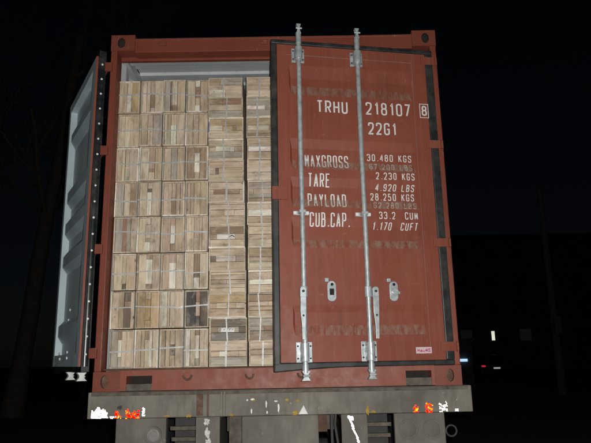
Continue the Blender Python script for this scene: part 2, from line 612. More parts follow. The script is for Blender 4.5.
def door(sgn, s0, s1, pin, rot, zt=2.385, dep=0.016, eh=0.042, thick=0.08):
    """sgn -1: hinged on the right (local x = -s), +1: hinged on the left. Outer face at y = 0, outwards is -y."""
    X = lambda s: sgn * s
    T = thick
    h0, h1 = s0 + 0.105, s1 - 0.07        # inner edges of the two stiles
    zb = 0.165
    fr = MB()
    lo, hi = min(X(s0), X(h0)), max(X(s0), X(h0))
    # faces: bottom top front right back left ; back (inner) face grey, facing the panel grey too
    hinge_right = [0, 0, 0, 0, 1, 1] if sgn < 0 else [0, 0, 0, 1, 1, 0]
    free_side = [0, 0, 0, 1, 1, 0] if sgn < 0 else [0, 0, 0, 0, 1, 1]
    fr.box(X(s0), X(h0), 0, T, zb, zt, mats=hinge_right)
    fr.box(X(h1), X(s1), 0, T, zb, zt, mats=free_side)
    fr.box(X(h0), X(h1), 0.0005, T - 0.0005, zb, zb + 0.085, mats=[0, 1, 0, 0, 1, 0])
    fr.box(X(h0), X(h1), 0.0005, T - 0.0005, zt - 0.075, zt, mats=[1, 0, 0, 0, 1, 0])
    d = fr.build('door', [M['red'], M['grey_in']], box)
    d.location = (pin[0], pin[1], 0)
    d.rotation_euler = (0, 0, rot)
    # corrugated panel
    zs = sorted({zb + 0.085, zt - 0.075} | {z for r_ in RECESS for z in r_})
    ss = [h0, h0 + 0.014, h0 + 0.028, h1 - 0.028, h1 - 0.014, h1]
    def y_at(s, z):
        e = min(s - h0, h1 - s)
        k = 0 if e < 0.0141 else 1
        return 0.003 + k * rec(z) * dep / DEP
    pn = MB()
    for off, mt in ((0, 0), (0.003, 1)):
        vs = [(X(s), y_at(s, z) + off, z) for z in zs for s in ss]
        m_ = len(ss)
        fs = []
        for i in range(len(zs) - 1):
            for k in range(m_ - 1):
                f = (i * m_ + k, i * m_ + k + 1, (i + 1) * m_ + k + 1, (i + 1) * m_ + k)
                if (sgn < 0) != (mt == 1):
                    f = (f[0], f[3], f[2], f[1])
                fs.append(f)
        pn.add(vs, fs, mt)
    pn.build('panel', [M['red'], M['grey_in']], d)
    # rubber seal round the edge
    gk = MB()
    y0, y1 = -0.006, 0.045
    e = 0.042
    gm = 0
    gk.box(X(s0 - eh), X(s0 - 0.001), y0, y1, zb - 0.001, zt + 0.002)
    gk.box(X(s1 + 0.001), X(s1 + e), y0, y1, zb - 0.02, zt + 0.002)
    gk.box(X(s0 - eh), X(s1 + e), y0, y1, zt + 0.003, zt + 0.036)
    za, zc_ = zb - 0.034, zb - 0.05
    n_ = 9
    vs = []
    for k in range(n_):          # the bottom seal sags towards the free corner
        s = s0 - eh + (s1 + e + eh - s0) * k / (n_ - 1)
        dz = -0.024 * max(0, (k - 5) / (n_ - 6)) ** 1.4
        for yy, zz in ((y0, za + dz), (y1, za + dz), (y1, zb - 0.001), (y0, zb - 0.001)):
            vs.append((X(s), yy, zz))
    fs = []
    for k in range(n_ - 1):
        for q in range(4):
            f = (k * 4 + q, k * 4 + (q + 1) % 4, k * 4 + 4 + (q + 1) % 4, k * 4 + 4 + q)
            fs.append(f if sgn > 0 else tuple(reversed(f)))
    fs += [(3, 2, 1, 0) if sgn > 0 else (0, 1, 2, 3), tuple((n_ - 1) * 4 + q for q in ((0, 1, 2, 3) if sgn > 0 else (3, 2, 1, 0)))]
    gk.add(vs, fs)
    if sgn > 0:                  # round glossy lip of the seal, shaped to catch the flash as glare
        xl = X(s0 - eh + 0.014)
        nn = 10
        ring = [(xl - 0.020 * math.cos(a), 0.020 + 0.027 * math.sin(a)) for a in [math.pi * (k / nn - 0.5) for k in range(nn + 1)]]
        vs = [(a, b, z) for z in (zb, zt) for a, b in ring]
        gk.add(vs, [(k + 1, k, nn + 1 + k, nn + 2 + k) for k in range(nn)])
    if sgn > 0:                  # rivets of the retainer strip
        z = 2.36
        while z > 0.2:
            gk.tube([(X(s0 - eh) + 0.002, 0.022, z), (X(s0 - eh) - 0.009, 0.022, z), (X(s0 - eh) - 0.0105, 0.022, z)], [0.0075, 0.0075, 0.004], 8, 1)
            z -= 0.1175
    gk.build('seal', [M['gasket_shiny'] if sgn > 0 else M['gasket'], M['rivet']], d, 0.007 if sgn < 0 else 0, smooth=sgn > 0)
    # hinges
    for z in (2.33, 1.675, 0.955, 0.25):
        hg = MB()
        hg.box(X(0.012), X(0.17 if sgn > 0 else 0.118), -0.0165, -0.0075, z - 0.030, z + 0.030)
        hg.tube([(0, -0.010, z - 0.028), (0, -0.010, z + 0.028)], 0.010, 12)
        hg.build('hinge', M['red'], d, 0.002)
    return d, X

def rod(d, X, s, deep=False):
    yc = -0.048
    x = X(s)
    rd = MB()
    rd.tube([(x, yc, 0.145), (x + 0.001, yc, 0.9), (x - 0.002, yc, 1.6), (x, yc, 2.45)], 0.0165, 14)
    rd.tube([(x, yc, 0.10), (x, yc, 0.15)], 0.021, 12)
    rd.tube([(x, yc, 2.375), (x, yc, 2.455)], 0.020, 12)
    rd.build('lock_rod', M['galv'], d, smooth=True)
    # cams: waisted forgings that hook behind the keepers
    for zc, q in ((0.083, 1), (2.485, -1)):
        c = MB()
        o = [(-0.029, -0.031), (0.031, -0.031), (0.016, -0.006), (0.016, 0.008), (0.03, 0.031), (-0.026, 0.031), (-0.012, 0.007), (-0.013, -0.007)]
        if q < 0:
            o = [(a * 0.62, b * 1.25) for a, b in o]
        if deep:
            zc += 0.008 * q
            c.prism_x([(yc + a * 1.25, zc + b) for a, b in o], x - 0.03, x + 0.03)
        else:
            c.prism([(x + a, zc + b) for a, b in o], yc - 0.016, yc + 0.016)
        c.tube([(x - 0.021, yc - 0.019, zc), (x + 0.024, yc - 0.019, zc)], 0.007, 8)
        c.build('cam', M['galv'] if not deep else M['galv_lit'], d, 0.003)
    for zc, hw, hh in ((2.298, 0.046, 0.053), (0.228, 0.052, 0.064)):
        b = MB()
        b.box(x - hw, x - 0.017, -0.014, -0.002, zc - hh, zc + hh)
        b.box(x + 0.017, x + hw, -0.014, -0.002, zc - hh, zc + hh)
        pr = [(x - 0.027, -0.004), (x - 0.027, -0.048)]
        pr = [(0.027 * math.cos(a), -0.048 + 0.027 * -math.sin(a)) for a in [math.pi * k / 8 for k in range(9)]]
        ol = [(0.027, -0.002)] + pr + [(-0.027, -0.002)]
        n = len(ol)
        vs = [(x + a, yy, zc - hh * 0.9) for a, yy in ol] + [(x + a, yy, zc + hh * 0.9) for a, yy in ol]
        fs = [(k, n + k, n + k + 1, k + 1) for k in range(n - 1)] + [tuple(range(n)), tuple(reversed(range(n, 2 * n)))]
        b.add(vs, fs)
        for dz in (-0.6, 0.6):
            for sd in (-1, 1):
                b.tube([(x + sd * (hw - 0.011), -0.013, zc + dz * hh), (x + sd * (hw - 0.011), -0.021, zc + dz * hh)], 0.0065, 8, 1)
        b.build('rod_bracket', [M['galv'], M['dark']], d, 0.002)
    gd = MB()
    gd.box(x - 0.052, x + 0.052, -0.010, -0.002 + 0.003, 1.128, 1.156)
    gd.box(x - 0.022, x + 0.022, -0.069, -0.0105, 1.132, 1.152)
    for sd in (-1, 1):
        gd.box(x + sd * 0.043 - 0.011, x + sd * 0.043 + 0.011, -0.018, -0.0095, 1.131, 1.153, 1)
    gd.build('rod_guide', [M['galv'], M['white']], d, 0.002)

ANG = R(10)
dr, X = door(-1, 0.083, 1.195, (1.205, 0.0), ANG, eh=0.060)
dr['label'] = 'red door standing slightly ajar, with two galvanised lock rods and white lettering'
for s in (1.046, 0.616):
    rod(dr, X, s)

# handles and their keepers on the right door
def x_handle(s, off, wide):
    x = X(s)
    h = MB()
    # hub clamp round the rod
    h.tube([(x, -0.048, 0.575), (x, -0.048, 0.645)], 0.024, 14)
    hx = x + off
    h.prism(arc_rect(hx - 0.020, hx + 0.020, 0.560, 0.640, 0.016), -0.088, -0.062)
    ol = [(hx - 0.020, 0.575), (hx - 0.022, 0.48), (hx - 0.014, 0.40), (hx - 0.013, 0.305), (hx + 0.008, 0.305), (hx + 0.012, 0.41), (hx + 0.016, 0.49), (hx + 0.018, 0.575)]
    h.prism([(a if True else a, b) for a, b in ol], -0.094, -0.084)
    h.tube([(hx, -0.086, 0.61), (hx, -0.098, 0.61)], 0.009, 10, 1)
    h.tube([(hx - 0.003, -0.092, 0.455), (hx - 0.003, -0.099, 0.455)], 0.007, 10, 1)
    h.build('handle', [M['galv'], M['dark']], dr, 0.002)
x_handle(1.046, -0.012, 1)
x_handle(0.616, 0.040, 1)
for s, boss in ((0.853, False), (0.427, True)):
    x = X(s)
    k = MB()
    k.prism(arc_rect(x - 0.029, x + 0.029, 0.552, 0.684, 0.027), -0.016, -0.001)
    if boss:
        k.tube([(x + 0.004, -0.015, 0.613), (x + 0.004, -0.034, 0.613)], 0.024, 12)
        k.box(x - 0.01, x + 0.034, -0.044, -0.034, 0.595, 0.612)
    else:
        k.box(x - 0.015, x + 0.015, -0.0175, -0.0155, 0.592, 0.634, 1)  # dark plate standing in for the shaded square hole
        k.box(x - 0.015, x + 0.015, -0.024, -0.016, 0.578, 0.588)
    k.tube([(x + 0.002, -0.015, 0.662), (x + 0.002, -0.022, 0.662)], 0.010, 10, 1)
    k.box(x - 0.046, x - 0.022, -0.026, -0.0, 0.678, 0.702)
    k.build('handle_keeper', [M['galv'], M['hole']], dr, 0.002)
tab = MB()
tab.box(X(1.135), X(1.242), -0.022, -0.007, 1.232, 1.322)
tab.build('closing_tab', M['red'], dr, 0.003)

# vertical weld/edge trims beside the panel
ANGL = R(240)
dl, XL = door(1, 0.072, 1.14, (-1.243, -0.014), -ANGL, zt=2.438, dep=0.042, eh=0.030, thick=0.060)
dl['label'] = 'door swung wide open, showing its grey corrugated inner face'
for s in (0.93, 0.50):
    rod(dl, XL, s, True)
bt = MB()
for s, z in ((0.80, 0.60), (0.80, 0.52), (0.44, 0.62), (0.44, 0.54), (0.80, 0.262), (0.80, 0.222), (0.5, 0.268), (0.5, 0.226)):
    yy = 0.006 + rec(z) * 0.04 / DEP if z > 0.3 else 0.0595
    bt = MB()
    bt.tube([(XL(s), yy - 0.001, z), (XL(s), yy + 0.008, z)], 0.010, 8)
    bt.build('bolt_head', M['rivet'], dl)
lb = MB()
lb.box(XL(0.50), XL(0.44), 0.006, 0.0085, 1.00, 1.022)
lb.build('maker_plate', M['white'], dl)
st_ = MB()
st_.box(XL(1.183), XL(1.2), -0.004, 0.05, 1.04, 1.12)
st_.build('closing_tab', M['galv'], dl, 0.003)

# ------------------------------------------------------------------ stencilled lettering on the right door
G = {
 '0': [(1, 1, [(0, 0), (1, 0), (1, 1), (0, 1)])],
 'O': [(1, 1, [(0, 0), (1, 0), (1, 1), (0, 1)])],
 '1': [(0, 0, [(0.2, 0.8), (0.55, 1), (0.55, 0)])],
 '2': [(0, 1, [(0, 0.75), (0, 1), (1, 1), (1, 0.55), (0.0, 0.02, 0), (0, 0, 0), (1, 0, 0)])],
 '3': [(0, 1, [(0, 0.8), (0, 1), (1, 1), (1, 0.53), (0.4, 0.53)]), (0, 1, [(0.4, 0.53), (1, 0.53), (1, 0), (0, 0), (0, 0.2)])],
 '4': [(0, 0, [(0.75, 0), (0.75, 1), (0.0, 0.28), (1, 0.28)])],
 '5': [(0, 1, [(0.95, 1, 0), (0.08, 1, 0), (0.05, 0.56, 0), (1, 0.6), (1, 0), (0, 0), (0, 0.2)])],
 '6': [(0, 1, [(1, 0.8), (1, 1), (0, 1), (0, 0), (1, 0), (1, 0.56), (0, 0.56, 0)])],
 '7': [(0, 0, [(0, 1), (1, 1), (0.35, 0)])],
 '8': [(1, 1, [(0.06, 0.53), (0.94, 0.53), (0.94, 1), (0.06, 1)]), (1, 1, [(0, 0), (1, 0), (1, 0.53), (0, 0.53)])],
 '9': [(0, 1, [(0, 0.2), (0, 0), (1, 0), (1, 1), (0, 1), (0, 0.44), (1, 0.44, 0)])],
 'A': [(0, 0, [(0, 0), (0.5, 1), (1, 0)]), (0, 0, [(0.2, 0.3), (0.8, 0.3)])],
 'B': [(1, 1, [(0, 0.53, 0), (0.9, 0.53), (0.9, 1), (0, 1, 0)]), (1, 1, [(0, 0, 0), (1, 0), (1, 0.53), (0, 0.53, 0)])],
 'C': [(0, 1, [(1, 0.75), (1, 1), (0, 1), (0, 0), (1, 0), (1, 0.25)])],
 'D': [(1, 1, [(0, 0, 0), (1, 0), (1, 1), (0, 1, 0)])],
 'E': [(0, 0, [(1, 1), (0, 1), (0, 0), (1, 0)]), (0, 0, [(0, 0.52), (0.8, 0.52)])],
 'F': [(0, 0, [(1, 1), (0, 1), (0, 0)]), (0, 0, [(0, 0.52), (0.8, 0.52)])],
 'G': [(0, 1, [(1, 0.75), (1, 1), (0, 1), (0, 0), (1, 0), (1, 0.48, 0), (0.55, 0.48)])],
 'H': [(0, 0, [(0, 0), (0, 1)]), (0, 0, [(1, 0), (1, 1)]), (0, 0, [(0, 0.5), (1, 0.5)])],
 'K': [(0, 0, [(0, 0), (0, 1)]), (0, 0, [(1, 1), (0.05, 0.4)]), (0, 0, [(0.35, 0.6), (1, 0)])],
 'L': [(0, 0, [(0, 1), (0, 0), (1, 0)])],
 'M': [(0, 0, [(0, 0), (0, 1), (0.5, 0.25), (1, 1), (1, 0)])],
 'P': [(0, 1, [(0, 0), (0, 1, 0), (1, 1), (1, 0.45), (0, 0.45, 0)])],
 'R': [(0, 1, [(0, 0), (0, 1, 0), (1, 1), (1, 0.47), (0, 0.47, 0)]), (0, 0, [(0.5, 0.47), (1, 0)])],
 'S': [(0, 1, [(1, 0.76), (1, 1), (0, 1), (0, 0.55), (1, 0.47), (1, 0), (0, 0), (0, 0.24)])],
 'T': [(0, 0, [(0, 1), (1, 1)]), (0, 0, [(0.5, 1), (0.5, 0)])],
 'U': [(0, 1, [(0, 1), (0, 0), (1, 0), (1, 1)])],
 'X': [(0, 0, [(0, 0), (1, 1)]), (0, 0, [(0, 1), (1, 0)])],
 'Y': [(0, 0, [(0, 1), (0.5, 0.5), (1, 1)]), (0, 0, [(0.5, 0.5), (0.5, 0)])],
 '.': [(0, 0, [(0.3, 0.0), (0.3, 0.09)])],
 'a': [(0, 1, [(0, 0.6), (1, 0.6), (1, 0)]), (1, 1, [(0, 0), (1, 0), (1, 0.35), (0, 0.35)])],
 'u': [(0, 1, [(0, 0.6), (0, 0), (1, 0), (1, 0.6)])],
}

def ribbon(mb, pts, closed, th, surf, lift):
    """pts in metres on the door; resample and lay a flat ribbon that follows the sheet."""
    P = [Vector(p) for p in pts]
    if closed:
        P.append(P[0])
    q = [P[0]]
    for a, b in zip(P, P[1:]):
        L = (b - a).length
        k = max(1, int(L / 0.004))
        for j in range(1, k + 1):
            q.append(a.lerp(b, j / k))
    n = len(q)
    vs = []
    for i, p in enumerate(q):
        if closed:
            a = q[i - 1] if i > 0 else q[n - 2]
            b = q[i + 1] if i < n - 1 else q[1]
        else:
            a, b = q[max(i - 1, 0)], q[min(i + 1, n - 1)]
        d1 = (p - a).normalized() if (p - a).length > 1e-9 else (b - p).normalized()
        d2 = (b - p).normalized() if (b - p).length > 1e-9 else d1
        n1, n2 = Vector((-d1.y, d1.x)), Vector((-d2.y, d2.x))
        mt = (n1 + n2)
        if mt.length < 0.3:
            mt = n1 * 1.0
        else:
            mt = mt.normalized()
            mt = mt / max(0.55, mt.dot(n1))
        for sd in (1, -1):
            u = p + mt * (th / 2 * sd)
            vs.append((u.x, surf(u.x, u.y) - lift, u.y))
    fs = [(2 * i, 2 * i + 1, 2 * i + 3, 2 * i + 2) for i in range(n - 1)]
    mb.add(vs, fs)

def round_poly(pts, r, closed):
    out = []
    n = len(pts)
    for i, p in enumerate(pts):
        v = Vector(p[:2])
        rr = p[2] if len(p) > 2 else r
        if rr <= 0 or (not closed and i in (0, n - 1)):
            out.append(v)
            continue
        a, b = Vector(pts[i - 1][:2]), Vector(pts[(i + 1) % n][:2])
        k = min(rr, (a - v).length * 0.48, (b - v).length * 0.48)
        s_, e_ = v + (a - v).normalized() * k, v + (b - v).normalized() * k
        for j in range(6):
            t = j / 5
            out.append(s_ * (1 - t) ** 2 + v * 2 * t * (1 - t) + e_ * t * t)
    return out

def face_y(x, z):
    s = -x
    if s < 0.188 or s > 1.195 - 0.07: return 0.0
    e = min(s - 0.188, 1.125 - s)
    return min(0.003 + rec(z) * 0.016 / DEP * min(1, max(0, (e - 0.014) / 0.014)), 0.003 + rec(z) * 0.016 / DEP)

def write(text, s_left, s_right, z0, h, th, mat='letter', slant=0.0, parent=None, surf=None, slope=0.0, gap=0.36):
    parent = parent or dr
    surf = surf or face_y
    adv = {'.': 0.5, ' ': 0.75, '1': 0.8}
    tot = sum(adv.get(c, 1.0) + gap for c in text) - gap
    x0, x1 = X(s_left), X(s_right)
    u = (x1 - x0) / tot
    mb = MB()
    x = x0
    lift = 0.0018
    for c in text:
        cw = adv.get(c, 1.0)
        if c != ' ':
            for cl, rd, pts in G[c]:
                wd = cw * u - th
                pp = []
                for p in pts:
                    zz = z0 + th / 2 + p[1] * (h - th)
                    q = (x + th / 2 + p[0] * (wd if c not in '1.' else u - th) + slant * (zz - z0), zz + slope * (x - x0))
                    pp.append(q + ((p[2] * u,) if len(p) > 2 else ()))
                ribbon(mb, round_poly(pp, 0.42 * u if rd else 0, cl), cl, th, surf, lift)
                lift += 0.00004
        elif mb.v:
            mb.build('lettering', M[mat], parent)
            mb = MB()
        x += (cw + gap) * u
    return mb.build('lettering', M[mat], parent)

T1, T2, T3 = 0.0112, 0.0088, 0.0062
write('TRHU', 0.915, 0.690, 1.878, 0.094, T1)
write('218107', 0.556, 0.222, 1.882, 0.096, T1)
write('8', 0.135, 0.095, 1.895, 0.078, 0.011)
fb = MB()
oo = [(X(0.150), 1.878), (X(0.081), 1.878), (X(0.081), 1.988), (X(0.150), 1.988)]
ii = [(X(0.145), 1.883), (X(0.086), 1.883), (X(0.086), 1.983), (X(0.145), 1.983)]
fb.add([(a, -0.0012, b) for a, b in oo + ii], [(k, (k + 1) % 4, 4 + (k + 1) % 4, 4 + k) for k in range(4)])
fb.build('lettering_frame', M['letter'], dr)
write('22G1', 0.545, 0.335, 1.732, 0.092, T1)
write('MAXGROSS', 1.008, 0.698, 1.474, 0.094, T2)
write('30.480 KGS', 0.560, 0.232, 1.538, 0.052, T3, gap=0.5)
write('67.200 LBS', 0.548, 0.232, 1.472, 0.046, T3, 'faded', gap=0.5)
write('TARE', 0.990, 0.836, 1.334, 0.096, T2)
write('2.230 KGS', 0.506, 0.222, 1.400, 0.052, T3, gap=0.5)
write('4.920 LBS', 0.512, 0.228, 1.320, 0.050, T3, slant=0.12, gap=0.5)
write('PAYLOAD', 0.994, 0.724, 1.194, 0.094, T2)
write('28.250 KGS', 0.548, 0.230, 1.251, 0.052, T3, gap=0.5)
write('62.280 LBS', 0.534, 0.222, 1.191, 0.047, T3, 'faded', slant=0.1, gap=0.5)
write('CUB.CAP.', 0.985, 0.706, 1.055, 0.098, T2)
write('33.2  CUM', 0.497, 0.217, 1.116, 0.052, T3, gap=0.5)
write('1.170  CUFT', 0.548, 0.222, 1.040, 0.054, T3, slant=0.16, gap=0.5)
sk = MB()
sk.box(X(0.292), X(0.182), -0.0014, -0.0003, 0.208, 0.249)
skr = sk.build('sticker', M['sticker'], dr)
write('HauMS', 0.282, 0.192, 0.217, 0.022, 0.0042, 'sticker_ink', parent=skr, surf=lambda x, z: -0.0004, gap=0.25)

# ------------------------------------------------------------------ crates
TAN, GREY, BROWN = (0.50, 0.385, 0.26), (0.42, 0.37, 0.30), (0.33, 0.235, 0.15)
PALE, WHITE, RED = (0.62, 0.51, 0.375), (0.78, 0.71, 0.60), (0.33, 0.19, 0.13)
DARK, CHAR, YEL, SAND = (0.17, 0.13, 0.10), (0.085, 0.078, 0.072), (0.50, 0.37, 0.19), (0.56, 0.455, 0.325)
PINK = (0.52, 0.385, 0.285)
BASE = [TAN, TAN, SAND, SAND, GREY, PALE, PALE, PINK, (0.42, 0.31, 0.195)]

def jit(c, k=0.10):
    a = 1 + rng.uniform(-k, k)
    return tuple(x * a * (1 + rng.uniform(-0.03, 0.03)) for x in c)

CWD, CHT, CDP = 0.1640, 0.2585, 0.55

def crate(name, loc, sideways, style, strap_off, label, lean):
    e = empty(name, loc, (0, lean if not sideways else math.pi / 2 + lean, 0))
    tag(e, label, 'crate', 'wooden crates stacked in the container')
    hw, hh = CWD / 2, CHT / 2
    # frame boards: their end grain is the thin rim round the face
    b = MB()
    rim = [jit(rng.choice([PALE, PALE, WHITE, SAND, GREY]), 0.15) for _ in range(4)]
    t = [rng.uniform(0.006, 0.0105) for _ in range(4)]
    b.box(-hw, -hw + t[0], 0, CDP, -hh, hh, tint=rim[0])
    b.box(hw - t[1], hw, 0, CDP, -hh, hh, tint=rim[1])
    b.box(-hw + t[0], hw - t[1], 0.001, CDP, hh - t[2], hh, tint=rim[2])
    b.box(-hw + t[0], hw - t[1], 0.001, CDP, -hh, -hh + t[3], tint=rim[3])
    b.box(-hw + t[0], hw - t[1], CDP - 0.012, CDP, -hh + t[3], hh - t[2], tint=rim[0])
    b.build('box', M['wood'], e, tint=True)
    # planks of the end
    p = MB()
    L, Rr, B, T_ = -hw + t[0], hw - t[1], -hh + t[3], hh - t[2]
    gap = 0.0028
    cols = style.get('cols')
    if not cols:
        main = rng.choice(BASE)
        alt = rng.choice(BASE)
        k = rng.random()
        cols = []
        c0 = rng.uniform(0.26, 0.42)
        cw = rng.uniform(0.2, 0.32)
        segs = []
        if k < 0.8:
            cuts = sorted(rng.uniform(0.12, 0.88) for _ in range(rng.choice([1, 2, 2, 3])))
            prev = 0
            for c in cuts + [1]:
                if c - prev > 0.07:
                    segs.append((c - prev, jit(rng.choice([WHITE, PALE, TAN, BROWN, GREY, PINK, SAND, SAND, PALE]), 0.2)))
                    prev = c
            if prev < 1:
                segs.append((1 - prev, jit(main)))
        else:
            segs = [(1, jit(alt))]
        for part, col in ((c0, main), (None, None), (1 - c0 - cw, rng.choice([main, main, alt]))):
            if part is None:
                cols.append((cw, segs))
            elif part > 0.3 and rng.random() < 0.55:
                f = rng.uniform(0.35, 0.65)
                cols.append((part * f, [(1, jit(col, 0.15))]))
                cols.append((part * (1 - f), [(1, jit(rng.choice([col, col, alt]), 0.15))]))
            else:
                cols.append((part, [(1, jit(col))]))
    tw = sum(c[0] for c in cols)
    x = L
    for cw, segs in cols:
        x2 = x + (Rr - L) * cw / tw
        ts = sum(s_[0] for s_ in segs)
        z = B
        for fr, col in segs:
            z2 = z + (T_ - B) * fr / ts
            dy = rng.uniform(0.004, 0.015)
            if col == WHITE or col[2] > 0.5:
                dy = rng.uniform(0.001, 0.004)
            p.box(x + gap / 2 + rng.uniform(-.0006, .0010), x2 - gap / 2, dy, dy + 0.014, z + 0.0008, z2 - 0.0008, tint=jit(col, 0.05))
            z = z2
        x = x2
    p.build('end_panel', M['wood'], e, tint=True)
    s = MB()
    zt = strap_off
    sh = rng.uniform(0.0038, 0.0056)
    tl = rng.uniform(-0.006, 0.006)
    for x0, x1 in ((-hw - 0.0012, hw + 0.0012),):
        a, c = zt - tl, zt + tl
        vs = [(x0, -0.0018, a - sh), (x1, -0.0018, c - sh), (x1, -0.0006, c - sh), (x0, -0.0006, a - sh),
              (x0, -0.0018, a + sh), (x1, -0.0018, c + sh), (x1, -0.0006, c + sh), (x0, -0.0006, a + sh)]
        s.add(vs, [(3, 2, 1, 0), (4, 5, 6, 7), (0, 1, 5, 4), (1, 2, 6, 5), (2, 3, 7, 6), (3, 0, 4, 7)])
    s.box(-hw - 0.0012, -hw - 0.0002, -0.0006, 0.3, zt - tl - sh, zt - tl + sh)
    s.box(hw + 0.0002, hw + 0.0012, -0.0006, 0.3, zt + tl - sh, zt + tl + sh)
    if style.get('clip'):
        k = style['clip']
        s.box(k - 0.007, k + 0.007, -0.0034, -0.0018, zt - 0.007, zt + 0.007, 1)
    s.build('strap', [M['strap'], M['rivet']], e)
    if style.get('label'):
        lb_ = MB()
        o = []
        nn = 14
        for k in range(nn + 1):
            o.append((-0.045 + 0.09 * k / nn, rng.uniform(-0.016, -0.004)))
        # in crate axes the long side runs along z
        top = [(0.05, 0.013), (-0.043, 0.016)]
        ol = o + top
        pts = [(q[1], -q[0]) for q in ol]
        lb_.prism(pts, 0.0012, 0.0034)
        for k in range(4):
            z0 = 0.033 - k * 0.019
            lb_.box(-0.006, -0.003, 0.0005, 0.0011, z0 - 0.005, z0 + 0.005, 1)
            lb_.box(-0.003, 0.003, 0.0005, 0.0011, z0 - 0.006, z0 - 0.003, 1)
        lb_.build('paper_label', [M['paper'], M['ink']], e)
    if style.get('mark'):
        mk = MB()
        pts = [(0.004 - 0.012 * math.sin(a * math.pi), 0.0018, 0.055 - 0.038 * a) for a in [k / 6 for k in range(7)]]
        pts = [(q[0], q[1], -q[2] + 0.012 if False else q[2]) for q in pts]
        mk.tube(pts, 0.0035, 6)
        mk.build('ink_mark', M['ink'], e)
    if style.get('blue'):
        mk = MB()
        mk.box(-0.045, 0.03, -0.001, 0.0, -hh + 0.001, -hh + 0.006)
        mk.build('blue_streak', M['blue'], e)
    return e

